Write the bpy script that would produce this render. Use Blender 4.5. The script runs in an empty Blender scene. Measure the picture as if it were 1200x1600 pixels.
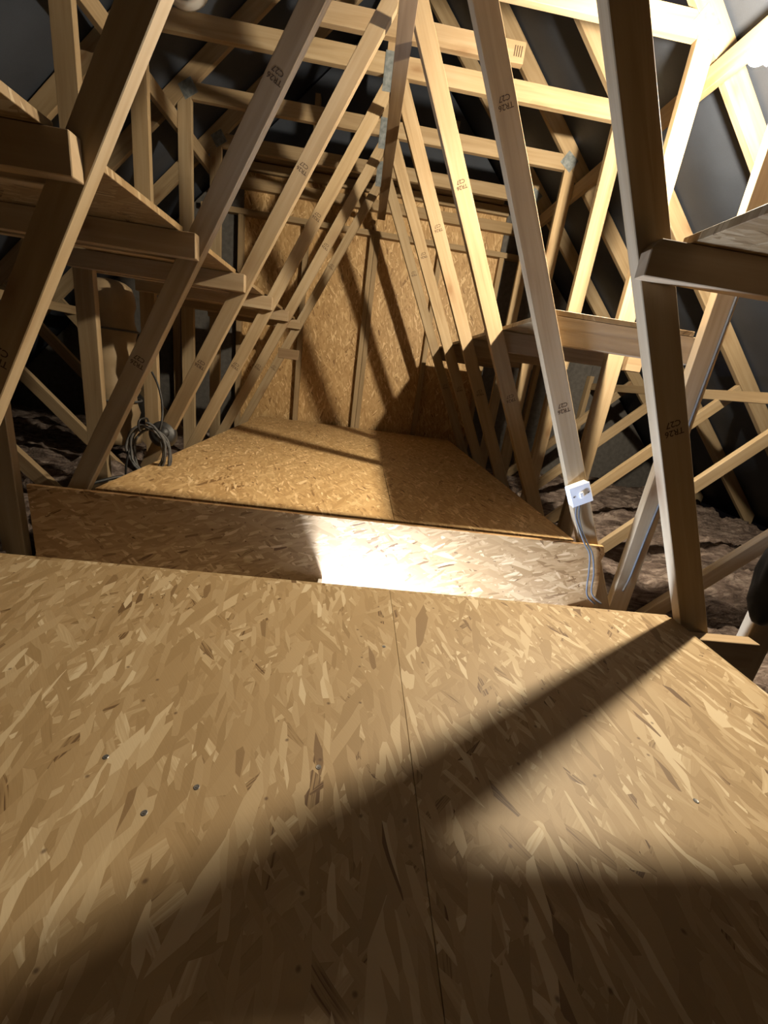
import bpy, bmesh, math, random
from mathutils import Vector, Matrix, noise

random.seed(7)
S = bpy.context.scene
COL = S.collection

# ------------------------------------------------------------------ camera
CAM = Vector((0.014, 0.0, 0.85))
FPX, YAW, PITCH, ROLL = 650.6, 0.0941, 0.3162, 0.1385
cy, sy, cp, sp = math.cos(YAW), math.sin(YAW), math.cos(PITCH), math.sin(PITCH)
fw = Vector((sy * cp, cy * cp, -sp))
rt = Vector((cy, -sy, 0))
dn = fw.cross(rt)
cr, sr = math.cos(ROLL), math.sin(ROLL)
c_r = rt * cr - dn * sr
c_u = -(rt * sr + dn * cr)
cam_d = bpy.data.cameras.new('camera')
cam = bpy.data.objects.new('camera', cam_d)
COL.objects.link(cam)
m = Matrix((c_r, c_u, -fw)).transposed().to_4x4()
m.translation = CAM
cam.matrix_world = m
cam_d.sensor_fit = 'VERTICAL'
cam_d.sensor_height = 36.0
cam_d.sensor_width = 27.0
cam_d.lens = FPX / 1600.0 * 36.0
cam_d.clip_start = 0.02
S.camera = cam

# ------------------------------------------------------------------ world, exposure
w = bpy.data.worlds.new('world')
S.world = w
w.use_nodes = True
w.node_tree.nodes['Background'].inputs[0].default_value = (0.006, 0.005, 0.005, 1)
w.node_tree.nodes['Background'].inputs[1].default_value = 0.3
S.view_settings.view_transform = 'Standard'
S.view_settings.look = 'None'
S.view_settings.gamma = 1.0
S.view_settings.exposure = 0.0
S.view_settings.use_curve_mapping = False
S.cycles.max_bounces = 5
S.cycles.diffuse_bounces = 3

BULB_POS = Vector((1.137, 1.6265, 1.950))      # batten bulb on the second truss post
BULB_R, BULB_W = 0.032, 5700.0
BULB_COL = (1.0, 0.87, 0.65, 1)
HATCH_POS = Vector((0.07, 1.26, -0.45))      # landing pendant under the open hatch
HATCH_R, HATCH_W = 0.08, 900.0
HATCH_COL = (0.55, 0.70, 1.0, 1)

# ------------------------------------------------------------------ dimensions
def TY(k):
    return 1.009 + 0.6 * (k - 1)
TH = 0.035                 # truss timber thickness
ZD = 0.275                 # top of the decks
ZB = -0.10                 # top of ceiling joists
def web_in(z):             # inner edge of inner web
    return 1.023 - 0.495 * (z - 0.274)

# ------------------------------------------------------------------ materials
def new_mat(name):
    mt = bpy.data.materials.new(name)
    mt.use_nodes = True
    nt = mt.node_tree
    b = nt.nodes['Principled BSDF']
    return mt, nt, b

def N(nt, t, **kw):
    n = nt.nodes.new(t)
    for k, v in kw.items():
        if k.startswith('i_'):
            n.inputs[k[2:].replace('_', ' ')].default_value = v
        else:
            setattr(n, k, v)
    return n

def ramp(nt, fac, stops):
    n = nt.nodes.new('ShaderNodeValToRGB')
    e = n.color_ramp.elements
    while len(e) < len(stops):
        e.new(0.5)
    for q, (p, c) in zip(e, stops):
        q.position = p
        q.color = tuple(c) + (1,)
    nt.links.new(fac, n.inputs[0])
    return n

def mixc(nt, fac, a, b, mode='MIX'):
    n = nt.nodes.new('ShaderNodeMix')
    n.data_type = 'RGBA'
    n.blend_type = mode
    for idx, v in ((0, fac), (6, a), (7, b)):
        if hasattr(v, 'links') or hasattr(v, 'is_linked'):
            nt.links.new(v, n.inputs[idx])
        elif isinstance(v, (int, float)):
            n.inputs[idx].default_value = v
        else:
            n.inputs[idx].default_value = tuple(v) + (1,)
    return n.outputs[2]

def math_n(nt, op, a, b=None, clamp=False):
    n = nt.nodes.new('ShaderNodeMath')
    n.operation = op
    n.use_clamp = clamp
    for i, v in enumerate((a, b)):
        if v is None:
            continue
        if isinstance(v, (int, float)):
            n.inputs[i].default_value = v
        else:
            nt.links.new(v, n.inputs[i])
    return n.outputs[0]

def timber(name, lo, mid, hi, knots=True):
    mt, nt, b = new_mat(name)
    L = nt.links.new
    uv = N(nt, 'ShaderNodeUVMap')
    oi = N(nt, 'ShaderNodeObjectInfo')
    cmb = N(nt, 'ShaderNodeCombineXYZ')
    L(math_n(nt, 'MULTIPLY', oi.outputs['Random'], 13.7), cmb.inputs[0])
    L(math_n(nt, 'MULTIPLY', oi.outputs['Random'], 5.3), cmb.inputs[1])
    add = N(nt, 'ShaderNodeVectorMath', operation='ADD')
    L(uv.outputs[0], add.inputs[0]); L(cmb.outputs[0], add.inputs[1])
    # grain
    mp = N(nt, 'ShaderNodeMapping'); mp.inputs['Scale'].default_value = (1.3, 26, 1)
    L(add.outputs[0], mp.inputs[0])
    g = N(nt, 'ShaderNodeTexNoise'); g.inputs['Scale'].default_value = 1.6
    g.inputs['Detail'].default_value = 3; g.inputs['Distortion'].default_value = 0.6
    L(mp.outputs[0], g.inputs['Vector'])
    mp2 = N(nt, 'ShaderNodeMapping'); mp2.inputs['Scale'].default_value = (1.4, 4, 1)
    L(add.outputs[0], mp2.inputs[0])
    g2 = N(nt, 'ShaderNodeTexNoise'); g2.inputs['Scale'].default_value = 1.5
    g2.inputs['Detail'].default_value = 1
    L(mp2.outputs[0], g2.inputs['Vector'])
    f = math_n(nt, 'ADD', math_n(nt, 'MULTIPLY', g.outputs[0], 0.6), math_n(nt, 'MULTIPLY', g2.outputs[0], 0.4))
    col = ramp(nt, f, [(0.30, lo), (0.5, mid), (0.68, hi)]).outputs[0]
    # per piece tone
    tone = ramp(nt, oi.outputs['Random'], [(0.0, (0.86, 0.83, 0.80)), (0.5, (1, 1, 1)), (1.0, (1.0, 0.96, 0.90))]).outputs[0]
    col = mixc(nt, 1.0, col, tone, 'MULTIPLY')
    if knots:
        mp3 = N(nt, 'ShaderNodeMapping'); mp3.inputs['Scale'].default_value = (3.0, 7.0, 1)
        L(add.outputs[0], mp3.inputs[0])
        nz = N(nt, 'ShaderNodeTexNoise'); nz.inputs['Scale'].default_value = 8.0
        L(mp3.outputs[0], nz.inputs['Vector'])
        v = N(nt, 'ShaderNodeTexVoronoi'); v.inputs['Scale'].default_value = 1.0
        L(mp3.outputs[0], v.inputs['Vector'])
        d = math_n(nt, 'ADD', v.outputs['Distance'], math_n(nt, 'MULTIPLY', nz.outputs[0], 0.06))
        kn = ramp(nt, d, [(0.09, (1, 1, 1)), (0.17, (0.45, 0.45, 0.45)), (0.34, (0, 0, 0))]).outputs[0]
        sepc = N(nt, 'ShaderNodeSeparateColor'); L(v.outputs['Color'], sepc.inputs[0])
        on = math_n(nt, 'GREATER_THAN', sepc.outputs[0], 0.40)
        kf = math_n(nt, 'MULTIPLY', kn, math_n(nt, 'MULTIPLY', on, 0.7))
        col = mixc(nt, kf, col, (0.17, 0.085, 0.035))
    L(col, b.inputs['Base Color'])
    b.inputs['Roughness'].default_value = 0.72
    b.inputs['Specular IOR Level'].default_value = 0.25
    bp = N(nt, 'ShaderNodeBump'); bp.inputs['Strength'].default_value = 0.25; bp.inputs['Distance'].default_value = 0.002
    L(g.outputs[0], bp.inputs['Height']); L(bp.outputs[0], b.inputs['Normal'])
    return mt

def osb(name, seed, bias=0.0, tone=(1, 1, 1), scale=1.0, spread=0.9):
    """oriented strand board: overlapping layers of stretched cells, each one strand"""
    mt, nt, b = new_mat(name)
    L = nt.links.new
    uv = N(nt, 'ShaderNodeUVMap')
    oi = N(nt, 'ShaderNodeObjectInfo')
    off = N(nt, 'ShaderNodeVectorMath', operation='SCALE')
    off.inputs[0].default_value = (3.1, 7.7, 0)
    L(oi.outputs['Random'], off.inputs['Scale'])
    base = N(nt, 'ShaderNodeVectorMath', operation='ADD')
    L(uv.outputs[0], base.inputs[0]); L(off.outputs[0], base.inputs[1])
    warp = N(nt, 'ShaderNodeTexNoise'); warp.inputs['Scale'].default_value = 7.0; warp.inputs['Detail'].default_value = 1
    L(base.outputs[0], warp.inputs['Vector'])
    wv = N(nt, 'ShaderNodeVectorMath', operation='SCALE'); wv.inputs['Scale'].default_value = 0.022
    L(warp.outputs['Color'], wv.inputs[0])
    pos = N(nt, 'ShaderNodeVectorMath', operation='ADD')
    L(base.outputs[0], pos.inputs[0]); L(wv.outputs[0], pos.inputs[1])
    rnd = random.Random(seed)
    stops = [(0.0, (0.13, 0.07, 0.028)), (0.012, (0.22, 0.135, 0.062)), (0.05, (0.31, 0.205, 0.098)), (0.45, (0.375, 0.257, 0.132)),
             (0.78, (0.42, 0.30, 0.165)), (0.92, (0.50, 0.375, 0.22)), (1.0, (0.60, 0.48, 0.315))]
    col = None; hgt = None
    angs = [0.05, 0.85, -0.7, 0.35, -0.25]
    for i, a in enumerate(angs):
        ang = bias + a * spread + rnd.uniform(-.08, .08)
        mp = N(nt, 'ShaderNodeMapping')
        mp.inputs['Location'].default_value = (rnd.uniform(-9, 9), rnd.uniform(-9, 9), 0)
        mp.inputs['Rotation'].default_value = (0, 0, ang)
        k = (1.0, 1.25, 1.1, 0.62, 1.45, 1.2)[i] * scale
        L(pos.outputs[0], mp.inputs[0])
        sc = N(nt, 'ShaderNodeVectorMath', operation='MULTIPLY'); sc.inputs[1].default_value = (12.5 * k, 68 * k, 1)
        L(mp.outputs[0], sc.inputs[0])
        v = N(nt, 'ShaderNodeTexVoronoi'); v.voronoi_dimensions = '2D'; v.inputs['Scale'].default_value = 1.0
        v.inputs['Randomness'].default_value = 0.9
        L(sc.outputs[0], v.inputs['Vector'])
        s = N(nt, 'ShaderNodeSeparateColor'); L(v.outputs['Color'], s.inputs[0])
        # fine grain inside the strand
        if i < 3:
            gs = N(nt, 'ShaderNodeVectorMath', operation='MULTIPLY'); gs.inputs[1].default_value = (14 * k, 330 * k, 1)
            L(mp.outputs[0], gs.inputs[0])
            gn = N(nt, 'ShaderNodeTexNoise'); gn.noise_dimensions = '2D'; gn.inputs['Scale'].default_value = 1.0; gn.inputs['Detail'].default_value = 1
            L(gs.outputs[0], gn.inputs['Vector'])
        fac = math_n(nt, 'ADD', s.outputs[0], math_n(nt, 'MULTIPLY', math_n(nt, 'SUBTRACT', gn.outputs[0], 0.5), 0.26 if i < 3 else 0.0))
        c = ramp(nt, fac, stops).outputs[0]
        h = math_n(nt, 'ADD', math_n(nt, 'MULTIPLY', s.outputs[1], 0.8), math_n(nt, 'MULTIPLY', gn.outputs[0], 0.2))
        if col is None:
            col, hgt = c, h
        else:
            on = math_n(nt, 'GREATER_THAN', s.outputs[2], (0, 0.56, 0.58, 0.66, 0.66, 0.87)[i])
            col = mixc(nt, on, col, c)
            mx = nt.nodes.new('ShaderNodeMix'); L(on, mx.inputs[0]); L(hgt, mx.inputs[2]); L(h, mx.inputs[3])
            hgt = mx.outputs[0]
    # small dark specks and resin stains
    sp_ = N(nt, 'ShaderNodeTexVoronoi'); sp_.voronoi_dimensions = '2D'; sp_.inputs['Scale'].default_value = 16
    L(pos.outputs[0], sp_.inputs['Vector'])
    spk = ramp(nt, sp_.outputs['Distance'], [(0.02, (1, 1, 1)), (0.06, (0, 0, 0))]).outputs[0]
    ss = N(nt, 'ShaderNodeSeparateColor'); L(sp_.outputs['Color'], ss.inputs[0])
    spk = math_n(nt, 'MULTIPLY', spk, math_n(nt, 'GREATER_THAN', ss.outputs[0], 0.78))
    col = mixc(nt, math_n(nt, 'MULTIPLY', spk, 0.75), col, (0.09, 0.045, 0.02))
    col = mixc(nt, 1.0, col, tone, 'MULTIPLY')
    L(col, b.inputs['Base Color'])
    b.inputs['Roughness'].default_value = 0.55
    b.inputs['Specular IOR Level'].default_value = 0.35
    bp = N(nt, 'ShaderNodeBump'); bp.inputs['Strength'].default_value = 0.35; bp.inputs['Distance'].default_value = 0.0015
    L(hgt, bp.inputs['Height']); L(bp.outputs[0], b.inputs['Normal'])
    return mt

def plain(name, col, rough=0.5, metal=0.0, spec=0.5, noise_amt=0.0, nscale=30, bump=0.0):
    mt, nt, b = new_mat(name)
    b.inputs['Base Color'].default_value = tuple(col) + (1,)
    b.inputs['Roughness'].default_value = rough
    b.inputs['Metallic'].default_value = metal
    b.inputs['Specular IOR Level'].default_value = spec
    if noise_amt or bump:
        tc = N(nt, 'ShaderNodeTexCoord')
        n = N(nt, 'ShaderNodeTexNoise'); n.inputs['Scale'].default_value = nscale; n.inputs['Detail'].default_value = 4
        nt.links.new(tc.outputs['Object'], n.inputs['Vector'])
        lo = tuple(x * (1 - noise_amt) for x in col); hi = tuple(min(1, x * (1 + noise_amt)) for x in col)
        r = ramp(nt, n.outputs[0], [(0.3, lo), (0.7, hi)])
        nt.links.new(r.outputs[0], b.inputs['Base Color'])
        if bump:
            bp = N(nt, 'ShaderNodeBump'); bp.inputs['Strength'].default_value = bump; bp.inputs['Distance'].default_value = 0.004
            nt.links.new(n.outputs[0], bp.inputs['Height']); nt.links.new(bp.outputs[0], b.inputs['Normal'])
    return mt

def emit(name, col, strength):
    mt, nt, b = new_mat(name)
    b.inputs['Base Color'].default_value = (0.9, 0.9, 0.9, 1)
    b.inputs['Emission Color'].default_value = col
    b.inputs['Emission Strength'].default_value = strength
    return mt

def felt_mat():
    mt, nt, b = new_mat('roof_felt')
    L = nt.links.new
    tc = N(nt, 'ShaderNodeTexCoord')
    n = N(nt, 'ShaderNodeTexNoise'); n.inputs['Scale'].default_value = 2.3; n.inputs['Detail'].default_value = 5
    L(tc.outputs['Object'], n.inputs['Vector'])
    r = ramp(nt, n.outputs[0], [(0.3, (0.028, 0.033, 0.045)), (0.7, (0.050, 0.058, 0.076))])
    wv = N(nt, 'ShaderNodeTexNoise'); wv.inputs['Scale'].default_value = 220; wv.inputs['Detail'].default_value = 2
    L(tc.outputs['Object'], wv.inputs['Vector'])
    c = mixc(nt, 0.15, r.outputs[0], wv.outputs[0], 'OVERLAY')
    L(c, b.inputs['Base Color'])
    b.inputs['Roughness'].default_value = 0.55
    b.inputs['Specular IOR Level'].default_value = 0.35
    n2 = N(nt, 'ShaderNodeTexNoise'); n2.inputs['Scale'].default_value = 6; n2.inputs['Detail'].default_value = 3
    L(tc.outputs['Object'], n2.inputs['Vector'])
    bp = N(nt, 'ShaderNodeBump'); bp.inputs['Strength'].default_value = 0.25; bp.inputs['Distance'].default_value = 0.015
    L(n2.outputs[0], bp.inputs['Height']); L(bp.outputs[0], b.inputs['Normal'])
    return mt

def wool_mat():
    mt, nt, b = new_mat('mineral_wool')
    L = nt.links.new
    tc = N(nt, 'ShaderNodeTexCoord')
    mp = N(nt, 'ShaderNodeMapping'); mp.inputs['Scale'].default_value = (3, 9, 12)
    L(tc.outputs['Object'], mp.inputs[0])
    n = N(nt, 'ShaderNodeTexNoise'); n.inputs['Scale'].default_value = 2.2; n.inputs['Detail'].default_value = 7; n.inputs['Roughness'].default_value = 0.7
    n.inputs['Distortion'].default_value = 0.8
    L(mp.outputs[0], n.inputs['Vector'])
    r = ramp(nt, n.outputs[0], [(0.32, (0.035, 0.024, 0.020)), (0.5, (0.13, 0.097, 0.082)), (0.72, (0.32, 0.26, 0.225))])
    L(r.outputs[0], b.inputs['Base Color'])
    b.inputs['Roughness'].default_value = 0.95
    b.inputs['Specular IOR Level'].default_value = 0.05
    n2 = N(nt, 'ShaderNodeTexNoise'); n2.inputs['Scale'].default_value = 60; n2.inputs['Detail'].default_value = 5
    L(tc.outputs['Object'], n2.inputs['Vector'])
    bp = N(nt, 'ShaderNodeBump'); bp.inputs['Strength'].default_value = 0.8; bp.inputs['Distance'].default_value = 0.012
    L(n2.outputs[0], bp.inputs['Height']); L(bp.outputs[0], b.inputs['Normal'])
    return mt

def plate_mat():
    mt, nt, b = new_mat('punched_steel')
    L = nt.links.new
    tc = N(nt, 'ShaderNodeTexCoord')
    mp = N(nt, 'ShaderNodeMapping'); mp.inputs['Scale'].default_value = (80, 1, 45)
    L(tc.outputs['Object'], mp.inputs[0])
    v = N(nt, 'ShaderNodeTexBrick'); v.inputs['Scale'].default_value = 1.0
    L(mp.outputs[0], v.inputs['Vector'])
    n = N(nt, 'ShaderNodeTexNoise'); n.inputs['Scale'].default_value = 40
    L(tc.outputs['Object'], n.inputs['Vector'])
    r = ramp(nt, n.outputs[0], [(0.35, (0.11, 0.125, 0.13)), (0.65, (0.20, 0.215, 0.22))])
    L(r.outputs[0], b.inputs['Base Color'])
    b.inputs['Metallic'].default_value = 0.25
    b.inputs['Roughness'].default_value = 0.65
    bp = N(nt, 'ShaderNodeBump'); bp.inputs['Strength'].default_value = 0.5; bp.inputs['Distance'].default_value = 0.002
    L(n.outputs[0], bp.inputs['Height']); L(bp.outputs[0], b.inputs['Normal'])
    return mt

M = {}
M['truss'] = timber('truss_timber', (0.257, 0.179, 0.098), (0.335, 0.246, 0.144), (0.390, 0.300, 0.191))
M['nog'] = timber('noggin_timber', (0.257, 0.179, 0.101), (0.328, 0.238, 0.144), (0.382, 0.292, 0.191))
M['dark_board'] = timber('brown_timber', (0.148, 0.098, 0.055), (0.195, 0.133, 0.078), (0.242, 0.172, 0.101))  # darker browns; on the binder they stand for its shaded underside
M['stud'] = timber('stud_timber', (0.265, 0.187, 0.098), (0.328, 0.234, 0.133), (0.374, 0.281, 0.172), knots=False)
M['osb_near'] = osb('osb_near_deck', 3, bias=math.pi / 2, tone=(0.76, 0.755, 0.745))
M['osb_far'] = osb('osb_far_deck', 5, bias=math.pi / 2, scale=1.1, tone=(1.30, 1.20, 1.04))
M['osb_riser'] = osb('osb_riser', 8, bias=0.0, spread=1.0, scale=1.15, tone=(1.18, 1.00, 0.82))
M['osb_wall'] = osb('osb_wall', 11, bias=math.pi / 2, scale=1.1, tone=(1.20, 1.08, 0.90))
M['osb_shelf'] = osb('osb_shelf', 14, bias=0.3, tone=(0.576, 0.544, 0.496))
M['felt'] = felt_mat()
M['wool'] = wool_mat()
M['plate'] = plate_mat()
M['ink'] = plain('stamp_ink', (0.085, 0.055, 0.036), 0.8, spec=0.1)
M['white_plastic'] = plain('white_plastic', (0.80, 0.80, 0.80), 0.35, noise_amt=0.02)
M['grey_plastic'] = plain('grey_cable_sheath', (0.085, 0.083, 0.083), 0.7, noise_amt=0.1)
M['black_plastic'] = plain('black_rubber', (0.018, 0.017, 0.017), 0.5, noise_amt=0.2)
M['black_bag'] = plain('black_polythene', (0.004, 0.004, 0.005), 0.6, spec=0.2, noise_amt=0.2, nscale=8, bump=0.4)
M['plasterboard'] = plain('plasterboard', (0.55, 0.53, 0.50), 0.9, noise_amt=0.06)
M['wrap'] = plain('brown_wrapping', (0.30, 0.215, 0.125), 0.5, noise_amt=0.15, nscale=9, bump=0.3)
M['screw'] = plain('screw_steel', (0.20, 0.19, 0.18), 0.4, metal=0.8)
M['block'] = plain('grey_block_and_shade', (0.10, 0.092, 0.085), 0.95, noise_amt=0.2, nscale=25, bump=0.5)  # back wall blockwork; also a dark tone for shade on the outer gable panels
M['bulb'] = emit('lit_bulb', BULB_COL, BULB_W)
M['globe'] = emit('lit_globe', HATCH_COL, HATCH_W)

# ------------------------------------------------------------------ helpers
def tag(o, label=None, cat=None, group=None, kind=None):
    if label: o['label'] = label
    if cat: o['category'] = cat
    if group: o['group'] = group
    if kind: o['kind'] = kind
    return o

def empty(name, loc=(0, 0, 0)):
    o = bpy.data.objects.new(name, None)
    o.empty_display_size = 0.1
    COL.objects.link(o)
    o.location = loc
    return o

def link(name, bm, mat, parent=None, smooth=False, loc=None):
    me = bpy.data.meshes.new(name)
    bm.to_mesh(me)
    bm.free()
    me.materials.append(mat)
    if smooth:
        for p in me.polygons:
            p.use_smooth = True
    o = bpy.data.objects.new(name, me)
    COL.objects.link(o)
    if parent: o.parent = parent
    if loc is not None: o.location = loc
    return o

def put_uv(bm, axis, side, third, uoff=0.0):
    """metres along `axis` in u, across in v (side + third)"""
    uvl = bm.loops.layers.uv.verify()
    for f in bm.faces:
        f.normal_update()
        for l in f.loops:
            p = l.vert.co
            l[uvl].uv = (p.dot(axis) + uoff, p.dot(side) + p.dot(third))

def bm_prism(poly, y0, y1, axis2, bevel=0.0018):
    """polygon in X-Z, extruded in Y; axis2 = grain direction in X-Z"""
    bm = bmesh.new()
    a = [bm.verts.new((x, y0, z)) for x, z in poly]
    b = [bm.verts.new((x, y1, z)) for x, z in poly]
    n = len(poly)
    bm.faces.new(a)
    bm.faces.new(b[::-1])
    for i in range(n):
        j = (i + 1) % n
        bm.faces.new((a[j], a[i], b[i], b[j]))
    bmesh.ops.recalc_face_normals(bm, faces=bm.faces)
    if bevel:
        bmesh.ops.bevel(bm, geom=list(bm.edges), offset=bevel, segments=1, affect='EDGES')
    ax = Vector((axis2[0], 0, axis2[1])).normalized()
    sd = Vector((-ax.z, 0, ax.x))
    put_uv(bm, ax, sd, Vector((0, 1, 0)))
    return bm

def bm_box(lo, hi, axis=0, bevel=0.0018):
    lo = Vector(lo); hi = Vector(hi)
    bm = bmesh.new()
    bmesh.ops.create_cube(bm, size=1.0)
    for v in bm.verts:
        v.co = Vector([(lo[i] + hi[i]) / 2 + v.co[i] * (hi[i] - lo[i]) for i in range(3)])
    if bevel:
        bmesh.ops.bevel(bm, geom=list(bm.edges), offset=bevel, segments=1, affect='EDGES')
    E = [Vector((1, 0, 0)), Vector((0, 1, 0)), Vector((0, 0, 1))]
    put_uv(bm, E[axis], E[(axis + 1) % 3], E[(axis + 2) % 3])
    return bm

def bm_board(lo, hi, thin, bevel=0.001):
    """OSB sheet: uv laid flat on the plane across `thin` axis"""
    bm = bm_box(lo, hi, 0, bevel)
    uvl = bm.loops.layers.uv.verify()
    ax = [i for i in range(3) if i != thin]
    for f in bm.faces:
        for l in f.loops:
            p = l.vert.co
            l[uvl].uv = (p[ax[0]] + 0.3 * p[thin], p[ax[1]] + 0.3 * p[thin])
    return bm

def bm_tube(pts, r, seg=8, closed=False):
    bm = bmesh.new()
    P = [Vector(p) for p in pts]
    n = len(P)
    rings = []
    up = Vector((0, 0, 1))
    prev = None
    for i in range(n):
        if closed:
            t = P[(i + 1) % n] - P[i - 1]
        else:
            t = P[min(i + 1, n - 1)] - P[max(i - 1, 0)]
        t.normalize()
        if prev is None:
            s = t.cross(up)
            if s.length < 1e-3: s = t.cross(Vector((1, 0, 0)))
        else:
            s = prev - t * prev.dot(t)
        s.normalize(); prev = s
        u = s.cross(t)
        rings.append([bm.verts.new(P[i] + (s * math.cos(2 * math.pi * k / seg) + u * math.sin(2 * math.pi * k / seg)) * r) for k in range(seg)])
    m_ = n if closed else n - 1
    for i in range(m_):
        A, B = rings[i], rings[(i + 1) % n]
        for k in range(seg):
            bm.faces.new((A[k], A[(k + 1) % seg], B[(k + 1) % seg], B[k]))
    if not closed:
        bm.faces.new(rings[0][::-1]); bm.faces.new(rings[-1])
    bmesh.ops.recalc_face_normals(bm, faces=bm.faces)
    return bm

def spline(pts, n=8):
    P = [Vector(p) for p in pts]
    out = []
    for i in range(len(P) - 1):
        p0 = P[max(i - 1, 0)]; p1 = P[i]; p2 = P[i + 1]; p3 = P[min(i + 2, len(P) - 1)]
        for k in range(n):
            t = k / n
            out.append(0.5 * ((2 * p1) + (p2 - p0) * t + (2 * p0 - 5 * p1 + 4 * p2 - p3) * t * t + (3 * p1 - p0 - 3 * p2 + p3) * t ** 3))
    out.append(P[-1])
    return out

def bm_lathe(prof, seg=24):
    """profile of (r, h) turned about Z"""
    bm = bmesh.new()
    rings = []
    for r, h in prof:
        if r < 1e-6:
            rings.append([bm.verts.new((0, 0, h))])
        else:
            rings.append([bm.verts.new((r * math.cos(2 * math.pi * k / seg), r * math.sin(2 * math.pi * k / seg), h)) for k in range(seg)])
    for A, B in zip(rings, rings[1:]):
        for k in range(seg):
            k2 = (k + 1) % seg
            if len(A) == 1 and len(B) == 1: continue
            if len(A) == 1: bm.faces.new((A[0], B[k], B[k2]))
            elif len(B) == 1: bm.faces.new((A[k2], A[k], B[0]))
            else: bm.faces.new((A[k2], A[k], B[k], B[k2]))
    bmesh.ops.recalc_face_normals(bm, faces=bm.faces)
    return bm

def mirror_poly(p):
    return [(-x, z) for x, z in p][::-1]

# ------------------------------------------------------------------ structure: decks
SCREWS = [(0.014, 0.480), (-0.151, 0.439), (-0.293, 0.478), (0.616, 0.456), (0.130, 0.788), (-0.203, 0.401)]
deck = empty('floor', (0, 0, 0))
tag(deck, 'pale strand board deck filling the foreground in front of the gap', 'floor', kind='structure')
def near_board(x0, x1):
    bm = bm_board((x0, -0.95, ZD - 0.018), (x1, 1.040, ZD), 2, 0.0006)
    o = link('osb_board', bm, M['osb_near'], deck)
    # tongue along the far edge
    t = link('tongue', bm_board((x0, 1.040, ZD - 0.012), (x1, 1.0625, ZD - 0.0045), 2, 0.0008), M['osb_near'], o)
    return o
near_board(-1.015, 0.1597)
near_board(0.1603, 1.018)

SCREW = None
for x, y in SCREWS:
    if SCREW is None:
        o = link('screw_head', bm_lathe([(0, 0.0009), (0.0016, 0.0009), (0.0018, 0.0004), (0.0036, 0.0006), (0.0044, 0.0)], 12), M['screw'], deck)
        SCREW = o.data
    else:
        o = bpy.data.objects.new('screw_head', SCREW); COL.objects.link(o); o.parent = deck
    o.location = (x, y, ZD + 0.0002)

deck2 = empty('floor', (0, 0, 0))
tag(deck2, 'raised strand board deck running back to the end wall', 'floor', kind='structure')
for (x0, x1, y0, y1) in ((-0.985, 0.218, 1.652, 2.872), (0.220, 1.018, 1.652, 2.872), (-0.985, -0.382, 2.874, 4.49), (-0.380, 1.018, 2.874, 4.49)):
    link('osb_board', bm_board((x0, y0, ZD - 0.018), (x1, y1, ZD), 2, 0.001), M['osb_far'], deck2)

# plasterboard ceiling of the rooms below, with the open hatch in the gap
HX0, HX1, HY0, HY1 = -0.055, 1.02, 1.075, 1.585
pb = empty('ceiling', (0, 0, 0))
tag(pb, 'plasterboard under the joists with the open loft hatch in the gap', 'ceiling', kind='structure')
for lo, hi in (((-3.7, -4.0, -0.22), (HX0, 4.7, -0.205)), ((HX1, -4.0, -0.22), (3.7, 4.7, -0.205)),
               ((HX0, -4.0, -0.22), (HX1, HY0, -0.205)), ((HX0, HY1, -0.22), (HX1, 4.7, -0.205))):
    link('plasterboard_sheet', bm_board(lo, hi, 2, 0), M['plasterboard'], pb)
for lo, hi, th in (((HX0 - 0.018, HY0, -0.22), (HX0, HY1 - 0.002, 0.005), 0), ((HX1, HY0, -0.22), (HX1 + 0.018, HY1 - 0.002, -0.02), 0),
                   ((HX0 - 0.018, HY0 - 0.018, -0.22), (HX1 + 0.018, HY0 - 0.001, 0.005), 1)):
    link('hatch_lining', bm_board(lo, hi, th, 0.001), M['plasterboard'], pb)

# ------------------------------------------------------------------ structure: roof slopes of sagging felt
def felt(side, label):
    bm = bmesh.new()
    ny, nx = 160, 28
    rows = []
    for i in range(ny + 1):
        y = -4.02 + i * (4.64 + 4.02) / ny
        ph = ((y - (TY(0) + TH / 2)) / 0.6) % 1.0
        sag = 0.020 * math.sin(math.pi * ph) ** 2
        row = []
        for j in range(nx + 1):
            s = j / nx
            x = 0.0 + s * 3.80
            z = 3.80 - x
            nz = noise.noise(Vector((x * 1.4 * side, y * 2.2, 3.1 * side))) * 0.010
            d = -sag + nz * math.sin(math.pi * ph)
            row.append(bm.verts.new((side * (x + d * 0.7), y, z + d * 0.7)))
        rows.append(row)
    for i in range(ny):
        for j in range(nx):
            bm.faces.new((rows[i][j], rows[i][j + 1], rows[i + 1][j + 1], rows[i + 1][j]))
    bmesh.ops.recalc_face_normals(bm, faces=bm.faces)
    o = link('ceiling', bm, M['felt'], None, smooth=True)
    sm = o.modifiers.new('thick', 'SOLIDIFY'); sm.thickness = 0.004; sm.offset = 1
    return tag(o, label, 'roof felt', kind='structure')
felt(1, 'dark grey roofing felt slope behind the rafters on the lamp side')
felt(-1, 'dark grey roofing felt slope behind the rafters on the coiled cable side')

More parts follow.
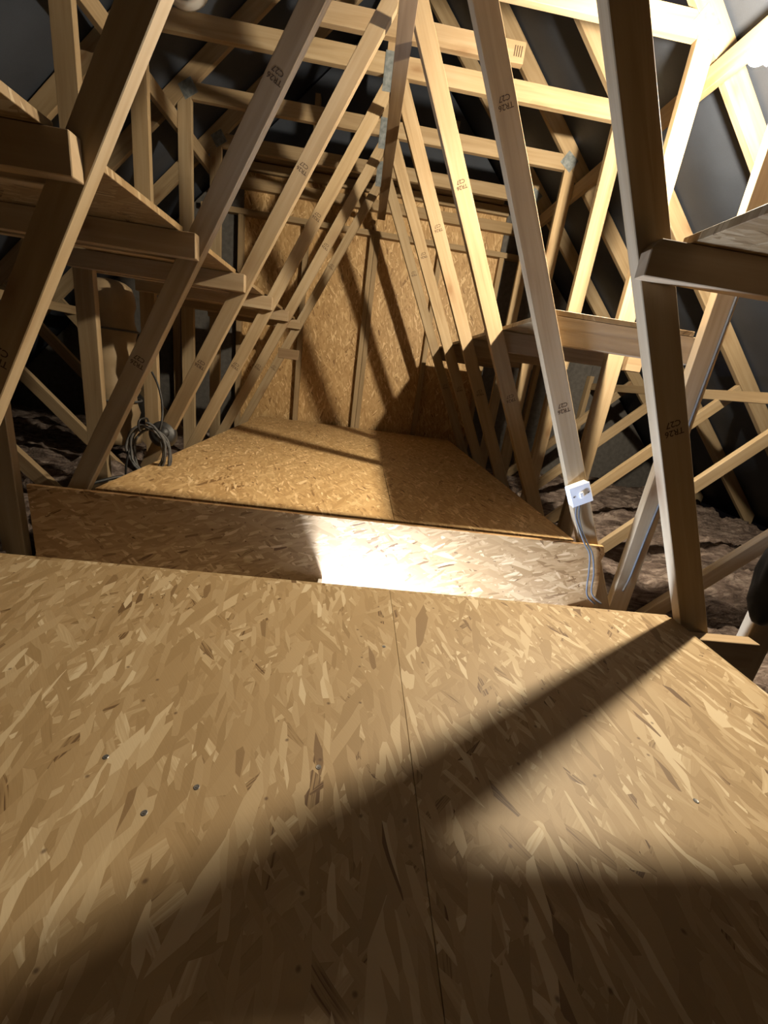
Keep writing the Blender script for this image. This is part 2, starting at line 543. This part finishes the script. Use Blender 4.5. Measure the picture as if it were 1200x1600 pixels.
# ------------------------------------------------------------------ structure: end wall (gable) with studs and rails
WY = 4.570
gw = empty('wall_end', (0, WY, 0))
tag(gw, 'strand board gable wall with timber studs closing the far end', 'wall', kind='structure')
def gable_panel(x0, x1, z0, z1):
    # clip the rectangle to |x| + z < 3.74
    poly = [(x0, z0), (x1, z0), (x1, z1), (x0, z1)]
    def clip(poly, f):
        out = []
        for i, p in enumerate(poly):
            q = poly[(i + 1) % len(poly)]
            a, b_ = f(p), f(q)
            if a <= 0: out.append(p)
            if (a < 0 < b_) or (b_ < 0 < a):
                t = a / (a - b_); out.append((p[0] + t * (q[0] - p[0]), p[1] + t * (q[1] - p[1])))
        return out
    for s in (1, -1):
        poly = clip(poly, lambda p, s=s: s * p[0] + p[1] - 3.76)
        if len(poly) < 3: return
    bm = bm_prism(poly, 0.0, 0.011, (1, 0), 0.0)
    uvl = bm.loops.layers.uv.verify()
    for f in bm.faces:
        for l in f.loops: l[uvl].uv = (l.vert.co.x, l.vert.co.z)
    link('dark_void_sheet' if z1 > 3 else 'osb_panel' if abs(x0 + x1) < 2.0 else 'shade_panel', bm, M['felt'] if z1 > 3 else M['osb_wall'] if abs(x0 + x1) < 2.0 else M['block'], gw)  # upper sheet and outer panels are coloured dark to stand for unlit void
for (z0, z1) in ((-0.20, 2.498), (2.502, 3.80)):
    xs = [-3.66, -2.44, -1.22, 0.0, 1.22, 2.44, 3.66]
    for a, b_ in zip(xs, xs[1:]):
        gable_panel(a + 0.002, b_ - 0.002, z0, z1)
for x0, x1, z0, z1 in ((-0.044, 0.000, 0.20, 2.05), (0.003, 0.047, 0.20, 2.05), (-0.655, -0.610, 0.2, 2.05), (0.610, 0.655, 0.2, 2.05),
                       (-1.25, -1.205, -0.1, 2.05), (1.205, 1.25, -0.1, 2.05), (-1.85, -1.805, -0.1, 1.70), (1.805, 1.85, -0.1, 1.70),
                       (-2.45, -2.405, -0.1, 1.12), (2.405, 2.45, -0.1, 1.12),
                       (-0.63, -0.585, 2.53, 3.02), (0.585, 0.63, 2.53, 3.02), (-0.022, 0.023, 2.53, 3.60)):
    link('stud', bm_box((x0, -0.072, z0), (x1, -0.001, z1), 2), M['stud'], gw)
for x0, x1, z0, z1, d in ((-1.58, 1.58, 2.052, 2.097, 0.072), (-1.35, 1.35, 2.26, 2.345, 0.060), (-1.22, 1.22, 2.40, 2.47, 0.045), (-1.15, 1.15, 2.485, 2.53, 0.072)):
    link('rail', bm_box((x0, -d, z0), (x1, -0.001, z1), 0), M['stud'], gw)
link('sole_plate', bm_box((-0.98, -0.072, 0.155), (1.0, -0.001, 0.199), 0), M['stud'], gw)

bw = link('wall_back', bm_board((-3.7, -4.06, -0.3), (3.7, -4.04, 3.85), 1, 0), M['block'])
tag(bw, 'grey blockwork party wall behind the camera', 'wall', kind='structure')

# ------------------------------------------------------------------ trusses
def clip_z(line_lo, line_hi): pass
def stamp_mesh():
    out = None
    bm = bmesh.new()
    for txt, dy, size in (('TR26', 0.0, 0.022), ('C27', -0.022, 0.022)):
        cu = bpy.data.curves.new('t', 'FONT'); cu.body = txt; cu.size = size
        cu.align_x = 'CENTER'; cu.offset = 0.0003; cu.resolution_u = 2
        ob = bpy.data.objects.new('t', cu); COL.objects.link(ob)
        dg = bpy.context.evaluated_depsgraph_get(); dg.update()
        me = ob.evaluated_get(dg).to_mesh()
        base = len(bm.verts)
        vs = [bm.verts.new((v.co.x, v.co.y + dy, 0)) for v in me.vertices]
        for p in me.polygons:
            try: bm.faces.new([vs[i] for i in p.vertices])
            except ValueError: pass
        ob.evaluated_get(dg).to_mesh_clear()
        bpy.data.objects.remove(ob); bpy.data.curves.remove(cu)
    me = bpy.data.meshes.new('grade_stamp')
    bm.to_mesh(me); bm.free()
    me.materials.append(M['ink'])
    return me
STAMP = stamp_mesh()

def add_stamp(parent, side, z):
    """upside-down ink stamp across the web face, facing the camera"""
    xc = web_in(z) + 0.043 if side > 0 else -(0.988 - 0.504 * (z - 0.28)) - 0.037
    o = bpy.data.objects.new('grade_stamp', STAMP); COL.objects.link(o)
    o.parent = parent
    lean = math.atan(0.495) * side
    # local X across web, local Y along web, normal towards -Y
    ax = Vector((math.cos(lean), 0, math.sin(lean) )) if side > 0 else Vector((math.cos(lean), 0, math.sin(lean)))
    up = Vector((-math.sin(lean), 0, math.cos(lean)))
    ax, up = -ax, -up                                   # printed upside down
    nn = ax.cross(up)
    mt = Matrix((ax, up, nn)).transposed().to_4x4()
    mt.translation = Vector((xc, -0.0006, z))
    o.matrix_local = mt
    return o

def make_truss():
    t = empty('roof_truss', (0, 0, 0))
    wid = 0.086
    top, bot = 2.338, ZB
    for s in (1, -1):
        # inner web
        p = [(web_in(bot), bot), (web_in(bot) + wid, bot), (web_in(top) + wid, top), (max(web_in(top), 0.0015), top)]
        if s < 0:
            wl = lambda z: -(0.988 - 0.504 * (z - 0.28))
            p = [(wl(bot) - 0.074, bot), (wl(bot), bot), (wl(2.235), 2.235), (-0.0015, 2.245), (-0.0015, top), (wl(top) - 0.074, top)]
        wb = link('web', bm_prism(p, 0, TH, (-0.495 * s, 1)), M['truss'], t)
        add_stamp(wb, s, 1.690 if s > 0 else 1.645)
        add_stamp(wb, s, 0.815 if s > 0 else 0.775)
        # vertical post
        p = [(1.250, bot), (1.337, bot), (1.337, 2.308), (1.250, 2.395)]
        p = p if s > 0 else mirror_poly(p)
        link('post', bm_prism(p, 0, TH, (0, 1)), M['truss'], t)
        # rafter
        p = [(0.001, 3.647), (3.70, -0.053), (3.70, 0.085), (0.001, 3.784)]
        p = p if s > 0 else mirror_poly(p)
        link('rafter', bm_prism(p, 0, TH, (s, -1)), M['truss'], t)
        # low strut to the rafter
        p = [(1.339, -0.098), (1.432, -0.098), (2.578, 1.066), (2.547, 1.097), (1.339, -0.111 + 0.0)]
        p = [(1.339, -0.098), (1.450, -0.098), (2.594, 1.050), (2.545, 1.099), (1.347, -0.098 + 0.0)]
        p = [(1.345, -0.098), (1.452, -0.098), (2.596, 1.048), (2.546, 1.098), (1.345, -0.0985 + 0.001)]
        p = [(1.352, -0.098), (1.455, -0.098), (2.598, 1.046), (2.547, 1.097)]
        p = p if s > 0 else mirror_poly(p)
        link('strut', bm_prism(p, 0, TH, (s, 1)), M['truss'], t)
        # nail plate at the collar end
        bm = bm_box((-0.047, -0.0018, -0.043), (0.047, -0.0002, 0.043), 0, 0.0004)
        pl = link('nail_plate', bm, M['plate'], t)
        pl.matrix_local = Matrix.Translation((s * 1.268, 0, 2.392)) @ Matrix.Rotation(s * math.radians(33), 4, 'Y')
    link('collar', bm_prism([(-1.249, 2.340), (1.249, 2.340), (1.249, 2.395), (1.216, 2.430), (-1.216, 2.430), (-1.249, 2.395)], 0, TH, (1, 0)), M['truss'], t)
    link('joist', bm_box((-3.69, 0, -0.203), (3.69, TH, ZB - 0.002), 0), M['truss'], t)
    link('king_post', bm_prism([(-0.036, 2.432), (0.036, 2.432), (0.036, 3.608), (-0.036, 3.608)], 0, TH, (0, 1)), M['truss'], t)
    pl = link('nail_plate', bm_box((-0.036, -0.0018, -0.085), (0.036, -0.0002, 0.085), 0, 0.0004), M['plate'], t)
    pl.location = (-0.006, 0, 2.352)
    return t

proto = make_truss()
def copy_tree(o, parent=None):
    c = o.copy(); COL.objects.link(c)
    c.parent = parent
    if parent: c.matrix_local = o.matrix_local.copy()
    for ch in list(o.children): copy_tree(ch, c)
    return c
TL = {
 0: 'roof truss beside the camera, just outside the left and right edges',
 1: 'nearest roof truss in view, its broad webs dark with shadow at both frame edges',
 2: 'second roof truss, the one carrying the white light switch',
 3: 'third roof truss, its right web the brightest of all',
 4: 'fourth roof truss, just behind the brightest web, long pale collar across the top',
 5: 'fifth roof truss, third from the end wall counting forward',
 6: 'last roof truss standing just in front of the end wall',
}
bpy.context.view_layer.update()
for k in (1, 2, 3, 4, 5, 6):
    t = proto if k == 1 else copy_tree(proto)
    t.location = (0, TY(k), 0)
    tag(t, TL[k], 'roof truss', 'roof trusses along the loft')

# ------------------------------------------------------------------ riser
bm = bm_prism([(-1.195, -0.09), (1.165, -0.09), (1.150, 0.10), (1.128, 0.215), (1.135, 0.245), (1.120, 0.281), (-1.195, 0.281)], 1.5890, 1.6075, (1, 0), 0.001)
uvl = bm.loops.layers.uv.verify()
for f in bm.faces:
    for l in f.loops: l[uvl].uv = (l.vert.co.x, l.vert.co.z + l.vert.co.y)
o = link('riser_board', bm, M['osb_riser'])
tag(o, 'upright strand board facing the gap, half dark and half brightly lit', 'board')

# deck bearers and joist ends near the corner
def single(name, lo, hi, axis, mat, label, cat, group=None):
    o = link(name, bm_box(lo, hi, axis), mat)
    return tag(o, label, cat, group)
single('deck_bearer', (0.98, 0.965, 0.170), (1.246, 1.005, 0.2545), 0, M['nog'], 'short flat timber beside the near deck corner, under the dark right post', 'timber')
single('deck_bearer', (-0.98, 1.648, 0.165), (1.0, 1.690, 0.2555), 0, M['nog'], 'long timber carrying the front of the raised deck behind the upright board', 'timber')

# ------------------------------------------------------------------ shelf bearers and shelves
near_w = {1: 'first', 2: 'second', 3: 'third', 4: 'fourth', 5: 'fifth', 6: 'last'}
for k in range(1, 7):
    y = TY(k)
    x_end = -0.560 - 0.004 * (k % 2)
    o = single('shelf_bearer', (-1.34, y - 0.038, 1.122), (x_end, y - 0.002, 1.196), 0, M['nog'],
               'timber shelf bearer on the front face of the %s truss, left of the aisle' % near_w[k], 'timber', 'left shelf bearers')
    if k < 6:
        single('shelf_bearer', (-1.34, y + TH + 0.002, 1.122), (-0.600, y + TH + 0.037, 1.196), 0, M['nog'],
               'timber shelf bearer on the back face of the %s truss, left of the aisle' % near_w[k], 'timber', 'left shelf bearers')
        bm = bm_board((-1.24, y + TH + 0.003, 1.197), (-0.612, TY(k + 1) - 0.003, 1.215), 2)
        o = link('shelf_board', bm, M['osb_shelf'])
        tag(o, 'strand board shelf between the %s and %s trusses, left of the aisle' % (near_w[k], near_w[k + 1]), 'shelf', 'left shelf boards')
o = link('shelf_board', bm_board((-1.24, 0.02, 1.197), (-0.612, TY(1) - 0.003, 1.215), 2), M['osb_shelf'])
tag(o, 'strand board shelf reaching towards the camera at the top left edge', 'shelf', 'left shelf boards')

bm = bm_prism([(0.586, 1.120), (1.34, 1.120), (1.34, 1.193), (0.603, 1.193), (0.586, 1.172)], TY(1) - 0.038, TY(1) - 0.002, (1, 0))
o = link('shelf_bearer', bm, M['nog'])
tag(o, 'dark timber shelf bearer across the front of the near right web', 'timber')
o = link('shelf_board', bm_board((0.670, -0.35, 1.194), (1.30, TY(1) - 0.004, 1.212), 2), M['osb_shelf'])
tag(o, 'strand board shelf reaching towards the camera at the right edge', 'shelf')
for k in range(2, 7):
    y = TY(k) + TH + 0.002
    single('shelf_bearer', (0.690, y, 1.040), (1.36, y + 0.036, 1.137), 0, M['nog'],
           'timber shelf bearer behind the %s truss, right of the aisle' % near_w[k], 'timber', 'right shelf bearers')
for i, (y0, y1) in enumerate(((TY(2) + TH + 0.002, TY(4) + 0.015), (TY(4) + 0.017, TY(6) + 0.07))):
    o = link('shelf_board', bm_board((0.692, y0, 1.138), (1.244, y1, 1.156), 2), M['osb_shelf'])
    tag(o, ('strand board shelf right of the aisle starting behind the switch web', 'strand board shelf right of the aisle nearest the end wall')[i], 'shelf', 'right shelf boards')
# short blocks
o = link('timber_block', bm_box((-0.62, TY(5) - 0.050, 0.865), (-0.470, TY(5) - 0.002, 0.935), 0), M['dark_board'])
tag(o, 'short weathered timber block on the far left web, low before the end wall', 'timber block')
single('timber_block', (1.338, TY(3) - 0.036, 1.03), (1.42, TY(3) - 0.001, 1.11), 0, M['nog'], 'small pale timber block beside the post of the third truss, under the right shelf', 'timber block')

# ------------------------------------------------------------------ long binders
def binder(lo, hi, mat, label):
    return single('binder', lo, hi, 1, M[mat], label, 'timber', 'long binders along the loft')
binder((0.004, 1.05, 2.150), (0.072, TY(6) + 0.36, 2.180), 'dark_board', 'timber binder coloured dark for its shade, running under the meeting point of the webs')  # shade on the underside is put into the darker timber colour
binder((1.339, -0.4, 2.175), (1.372, 4.50, 2.268), 'truss', 'long timber binder under the rafters on the lamp side')
binder((-1.372, -0.4, 2.175), (-1.339, 4.50, 2.268), 'truss', 'long timber binder under the rafters on the left')
binder((2.44, -0.4, 0.985), (2.475, 4.50, 1.05), 'truss', 'low timber binder on the struts behind the right shelf')
binder((-2.475, -0.4, 0.985), (-2.44, 4.50, 1.05), 'truss', 'low timber binder on the struts behind the left shelf')
o = single('cross_brace', (-0.40, TY(4) - 0.040, 2.470), (0.672, TY(4) - 0.002, 2.560), 0, M['nog'], 'short pale cross brace above the fourth collar with a dark stamp on its end', 'timber')
bm = bmesh.new()
for i in range(4):
    x = 0.615 + i * 0.012
    vs = [bm.verts.new(q) for q in ((x, TY(4) - 0.0407, 2.495), (x + 0.006, TY(4) - 0.0407, 2.495), (x + 0.006, TY(4) - 0.0407, 2.540), (x, TY(4) - 0.0407, 2.540))]
    bm.faces.new(vs)
link('ink_mark', bm, M['ink'], o)

# ------------------------------------------------------------------ insulation
def quilt(x0, x1, y0, y1, zb, amp, seed, label):
    nx, ny = max(30, int((x1 - x0) / 0.022)), max(24, int((y1 - y0) / 0.020))
    bm = bmesh.new()
    rows = []
    for i in range(nx + 1):
        row = []
        for j in range(ny + 1):
            u, v = i / nx, j / ny
            x = x0 + u * (x1 - x0); y = y0 + v * (y1 - y0)
            e = min(u * (x1 - x0), (1 - u) * (x1 - x0), v * (y1 - y0), (1 - v) * (y1 - y0)) / 0.06
            e = min(1.0, max(0.0, e)); e = math.sqrt(e * (2 - e))
            p = Vector((x * 2.6 + seed * 5.1, y * 4.2, seed * 1.7))
            h = noise.fractal(p, 1.0, 2.0, 4) * 0.55
            r = 1 - abs(noise.noise(Vector((x * 3.0 + seed, y * 9.0 + noise.noise(p) * 2.0, 7.7))))
            fine = noise.fractal(Vector((x * 16, y * 26, seed)), 0.8, 2.0, 3) * 0.16
            z = -0.19 + (zb + 0.19) * e + amp * e * (h + 0.55 * (r * r - 0.5) + fine)
            jx = noise.noise(Vector((x * 9, y * 9, seed + 30))) * 0.015 * e
            row.append(bm.verts.new((x + jx, y, z)))
        rows.append(row)
    for i in range(nx):
        for j in range(ny):
            bm.faces.new((rows[i][j], rows[i + 1][j], rows[i + 1][j + 1], rows[i][j + 1]))
    bmesh.ops.recalc_face_normals(bm, faces=bm.faces)
    o = link('insulation_quilt', bm, M['wool'], None, smooth=True)
    tag(o, label, 'insulation', 'insulation quilts between the joists', kind='stuff')
bays = [(-0.30, TY(1) - 0.06), (TY(1) + 0.05, TY(2) - 0.025)] + [(TY(k) + 0.045, TY(k + 1) - 0.012) for k in range(2, 6)] + [(TY(6) + 0.045, 4.49)]
bn = ['in the bay nearest the camera', 'in the bay of the gap', 'in the bay behind the second truss', 'in the bay behind the third truss',
      'in the bay behind the fourth truss', 'in the bay behind the fifth truss', 'against the end wall']
for i, (a, b_) in enumerate(bays):
    quilt(1.045 if i == 1 else 1.04, 3.55, a, b_, (-0.02, -0.03)[i] if i < 2 else 0.03, 0.10, 3 + i, 'brown mineral wool quilt on the right, ' + bn[i])
    quilt(-3.55, -1.26 if i == 1 else -1.00, a, b_, 0.05, 0.09, 23 + i, 'brown mineral wool quilt on the left, ' + bn[i])

# ------------------------------------------------------------------ lamp at the right (lit bulb in a batten holder on the second truss post)
lp = empty('batten_lamp', (1.249, BULB_POS.y, BULB_POS.z))
tag(lp, 'lit bulb in a white batten holder at the upper right edge', 'lamp')
R90 = Matrix.Rotation(-math.pi / 2, 4, 'Y')      # local Z -> -X
def on_lamp(name, prof, mat, smooth=True, seg=24):
    o = link(name, bm_lathe(prof, seg), mat, lp, smooth)
    o.matrix_local = R90
    return o
on_lamp('holder_base', [(0, 0.0), (0.042, 0.0), (0.042, 0.012), (0.030, 0.022), (0.020, 0.024), (0.020, 0.050), (0, 0.050)], M['white_plastic'])
on_lamp('bulb', [(0.013, 0.050)] + [(0.018 + (BULB_R - 0.018) * t, 0.055 + 0.035 * t) for t in (0, .5)] +
        [(BULB_R * math.sin(math.radians(a)), 0.112 - BULB_R * math.cos(math.radians(a))) for a in range(40, 181, 14)] + [(0, 0.112 + BULB_R)], M['bulb'])

# the landing below the open hatch, with a lit globe lamp on a stand
lf = link('floor', bm_board((-1.5, 0.0, -2.60), (1.5, 2.6, -2.56), 2, 0), M['plasterboard'])
tag(lf, 'landing floor far below the open hatch', 'floor', kind='structure')
hp = empty('floor_lamp', (HATCH_POS.x, HATCH_POS.y, -2.56))
tag(hp, 'white globe lamp on a stand on the landing under the open hatch', 'lamp')
zg = HATCH_POS.z + 2.56
o = link('globe', bm_lathe([(HATCH_R * math.sin(math.radians(a)), -HATCH_R * math.cos(math.radians(a))) for a in range(0, 181, 15)], 20), M['globe'], hp, True, (0, 0, zg))
link('pole', bm_lathe([(0, 0.021), (0.012, 0.021), (0.012, zg - HATCH_R - 0.03), (0.035, zg - HATCH_R - 0.001), (0, zg - HATCH_R - 0.001)], 16), M['white_plastic'], hp)
link('base', bm_lathe([(0, 0.0), (0.15, 0.0), (0.15, 0.012), (0.02, 0.02), (0, 0.02)], 24), M['white_plastic'], hp)

# ------------------------------------------------------------------ unlit round fitting at the top left
rf = empty('round_fitting', (-1.045, TY(4), 2.54))
tag(rf, 'round white fitting with a dark ring at the top left edge', 'light fitting')
def on_rf(name, prof, mat):
    o = link(name, bm_lathe(prof, 32), mat, rf, True)
    o.matrix_local = Matrix.Rotation(math.pi / 2, 4, 'X')     # local Z -> -Y
    return o
on_rf('rim', [(0.098, 0.002), (0.120, 0.002), (0.124, 0.020), (0.120, 0.045), (0.112, 0.052), (0.105, 0.050), (0.101, 0.040), (0.100, 0.010)], M['white_plastic'])
on_rf('dark_ring', [(0.071, 0.003), (0.099, 0.003), (0.099, 0.012), (0.071, 0.012)], M['black_plastic'])
on_rf('lens', [(0, 0.036), (0.035, 0.034), (0.060, 0.028), (0.070, 0.018), (0.070, 0.002), (0, 0.002)], M['white_plastic'])

# ------------------------------------------------------------------ light switch on the second truss web
zs = 0.498
xs = web_in(zs) + 0.030
sw = empty('light_switch', (xs, TY(2), zs))
tag(sw, 'white surface mounted light switch on the web beside the gap', 'light switch')
tilt = Matrix.Rotation(math.radians(-28), 4, 'Y')
def on_sw(name, lo, hi, mat, bev=0.002):
    o = link(name, bm_box(lo, hi, 0, bev), mat, sw); o.matrix_local = tilt; return o
on_sw('back_box', (-0.042, -0.0335, -0.042), (0.042, -0.0005, 0.042), M['white_plastic'], 0.003)
on_sw('face_plate', (-0.043, -0.041, -0.043), (0.043, -0.034, 0.043), M['white_plastic'], 0.002)
rk = on_sw('rocker', (-0.007, -0.048, -0.012), (0.007, -0.0415, 0.012), M['white_plastic'], 0.0015)
for s in (-1, 1):
    o = link('screw', bm_lathe([(0, 0), (0.0035, 0), (0.003, 0.0015), (0, 0.0015)], 10), M['screw'], sw)
    o.matrix_local = tilt @ Matrix.Translation((s * 0.030, -0.0411, 0.0)) @ Matrix.Rotation(math.pi / 2, 4, 'X')

def cable(pts, r, label, mat='grey_plastic', n=8):
    o = link('cable', bm_tube(spline(pts, n), r, 7), M[mat], None, True)
    return tag(o, label, 'cable', 'loose cables')
y2 = TY(2)
cable([(xs + 0.012, y2 - 0.010, 0.452), (xs + 0.020, y2 - 0.012, 0.40), (xs + 0.055, y2 - 0.012, 0.34), (xs + 0.085, y2 - 0.022, 0.289), (xs + 0.115, y2 - 0.034, 0.245), (xs + 0.135, y2 - 0.035, 0.17), (xs + 0.155, y2 - 0.04, 0.06), (xs + 0.20, y2 - 0.05, 0.02)],
      0.0036, 'grey cable dropping from the switch, the one on the left')
cable([(xs + 0.024, y2 - 0.010, 0.446), (xs + 0.036, y2 - 0.011, 0.395), (xs + 0.068, y2 - 0.012, 0.335), (xs + 0.100, y2 - 0.022, 0.289), (xs + 0.128, y2 - 0.036, 0.245), (xs + 0.158, y2 - 0.038, 0.16), (xs + 0.172, y2 - 0.045, 0.07), (xs + 0.22, y2 - 0.06, 0.03)],
      0.0036, 'grey cable dropping from the switch, the one on the right')
cable([(1.318, y2 - 0.006, 1.85), (1.322, y2 - 0.006, 1.40), (1.316, y2 - 0.006, 0.95), (1.312, y2 - 0.006, 0.60), (1.300, y2 - 0.007, 0.35), (1.292, y2 - 0.007, 0.15), (1.27, y2 - 0.02, 0.08)],
      0.0045, 'grey cable clipped up the post right of the switch')

# ------------------------------------------------------------------ coiled cable on the left
cc = empty('cable_coil', (-0.985, 2.10, 0.355))
tag(cc, 'coil of grey cable hanging beside the left edge of the raised deck', 'cable')
rnd = random.Random(4)
pts = []
turns = 4
for i in range(turns * 28):
    a = 2 * math.pi * i / 28
    kx = 0.083 + 0.010 * math.sin(i * 0.11) + 0.004 * (i // 28)
    kz = 0.118 + 0.008 * math.cos(i * 0.09) + 0.003 * (i // 28)
    lx = kx * math.sin(a) - 0.010 * math.sin(i * 0.05)
    lz = kz * math.cos(a) - 0.010 * (i // 28)
    pts.append((lx, -0.018 + 0.010 * (i / 28) + 0.006 * math.sin(a * 2 + i), lz))
link('coil', bm_tube(pts, 0.0062, 7), M['grey_plastic'], cc, True)
link('cable_end', bm_tube(spline([(-0.085, -0.02, -0.02), (-0.098, -0.025, -0.09), (-0.104, -0.025, -0.15), (-0.106, -0.028, -0.185)], 6), 0.005, 7), M['black_plastic'], cc, True)
link('tie', bm_tube(spline([(-0.020, -0.035, 0.085), (-0.024, -0.040, 0.112), (-0.020, -0.030, 0.140), (-0.012, 0.02, 0.142), (-0.010, 0.035, 0.11), (-0.012, 0.02, 0.084)], 6), 0.0045, 6), M['black_plastic'], cc, True)
link('lead', bm_tube(spline([(0.055, 0.0, 0.095), (0.060, 0.02, 0.15), (0.045, 0.06, 0.22), (0.015, 0.09, 0.30), (-0.005, 0.075, 0.36)], 6), 0.005, 7), M['black_plastic'], cc, True)
bd = empty('black_drum', (-0.972, 2.235, 0.405))
tag(bd, 'small black drum behind the coiled cable', 'drum')
o = link('drum_body', bm_lathe([(0, -0.060), (0.050, -0.060), (0.060, -0.050), (0.066, -0.02), (0.066, 0.02), (0.060, 0.050), (0.050, 0.060), (0, 0.060)], 24), M['black_plastic'], bd, True)
o.matrix_local = Matrix.Rotation(math.radians(68), 4, 'X') @ Matrix.Rotation(math.radians(20), 4, 'Y')
o = link('drum_cap', bm_lathe([(0, 0.061), (0.030, 0.061), (0.026, 0.072), (0, 0.074)], 20), M['black_plastic'], bd, True)
o.matrix_local = Matrix.Rotation(math.radians(68), 4, 'X') @ Matrix.Rotation(math.radians(20), 4, 'Y')
cable([(-1.245, 1.78, 0.09), (-1.235, 1.80, 0.14), (-1.20, 1.86, 0.185), (-1.12, 1.95, 0.215), (-1.06, 2.02, 0.22), (-1.0, 2.10, 0.17)], 0.008, 'black cable looping over the wool behind the second left web', 'black_plastic')

# ------------------------------------------------------------------ wrapped roll standing on the wool at the left
wr = empty('wrapped_roll', (-1.62, 3.02, 0.155))
tag(wr, 'pale brown wrapped insulation roll standing in the dark behind the left shelf', 'roll')
bm = bm_lathe([(0, 0.0)] + [(0.135 + 0.012 * math.sin(i * 1.9), 0.01 + i * 0.052) for i in range(20)] + [(0.09, 1.02), (0.05, 1.03), (0.0, 0.99)], 28)
for v in bm.verts:
    d = 1 + 0.10 * noise.noise(Vector((v.co.x * 6, v.co.y * 6, v.co.z * 3.5))) + 0.04 * noise.noise(v.co * 16)
    v.co.x *= d; v.co.y *= d
link('wrapping', bm, M['wrap'], wr, True)
for z in (0.30, 0.74):
    link('band', bm_tube([(0.150 * math.cos(a * math.pi / 14), 0.150 * math.sin(a * math.pi / 14), z) for a in range(28)], 0.007, 6, True), M['grey_plastic'], wr, True)

# ------------------------------------------------------------------ black sack hung at the right edge
sk = empty('black_sack', (1.205, 0.940, 0.335))
tag(sk, 'black plastic sack with a white label at the right edge beside the near deck', 'sack')
def sack_bm(grow, keep=None):
    bm = bmesh.new()
    bmesh.ops.create_icosphere(bm, subdivisions=4, radius=1.0)
    if keep:
        bmesh.ops.delete(bm, geom=[f for f in bm.faces if not keep(f.calc_center_median())], context='FACES')
    for v in bm.verts:
        p = v.co.copy()
        d = 1 + 0.16 * noise.noise(p * 1.7 + Vector((3, 1, 2))) + 0.07 * noise.noise(p * 4.2) + 0.03 * noise.noise(p * 10)
        q = Vector((p.x * 0.085, p.y * 0.055, p.z * 0.15)) * (d + grow)
        if p.z > 0.6:
            q.x *= 1 - (p.z - 0.6) * 1.2; q.y *= 1 - (p.z - 0.6) * 1.2
        v.co = q + Vector((0, 0, 0.15))
    return bm
link('bag', sack_bm(0.0), M['black_bag'], sk, True)
link('white_label', sack_bm(0.012, lambda c: c.y < -0.3 and -0.52 < c.x < 0.35 and -0.45 < c.z < 0.05), M['white_plastic'], sk, True)
link('loop', bm_tube(spline([(0, -0.01, 0.285), (0.008, 0.0, 0.33), (0.03, 0.03, 0.36), (0.052, 0.062, 0.365), (0.058, 0.058, 0.345)], 6), 0.003, 6), M['black_bag'], sk, True)
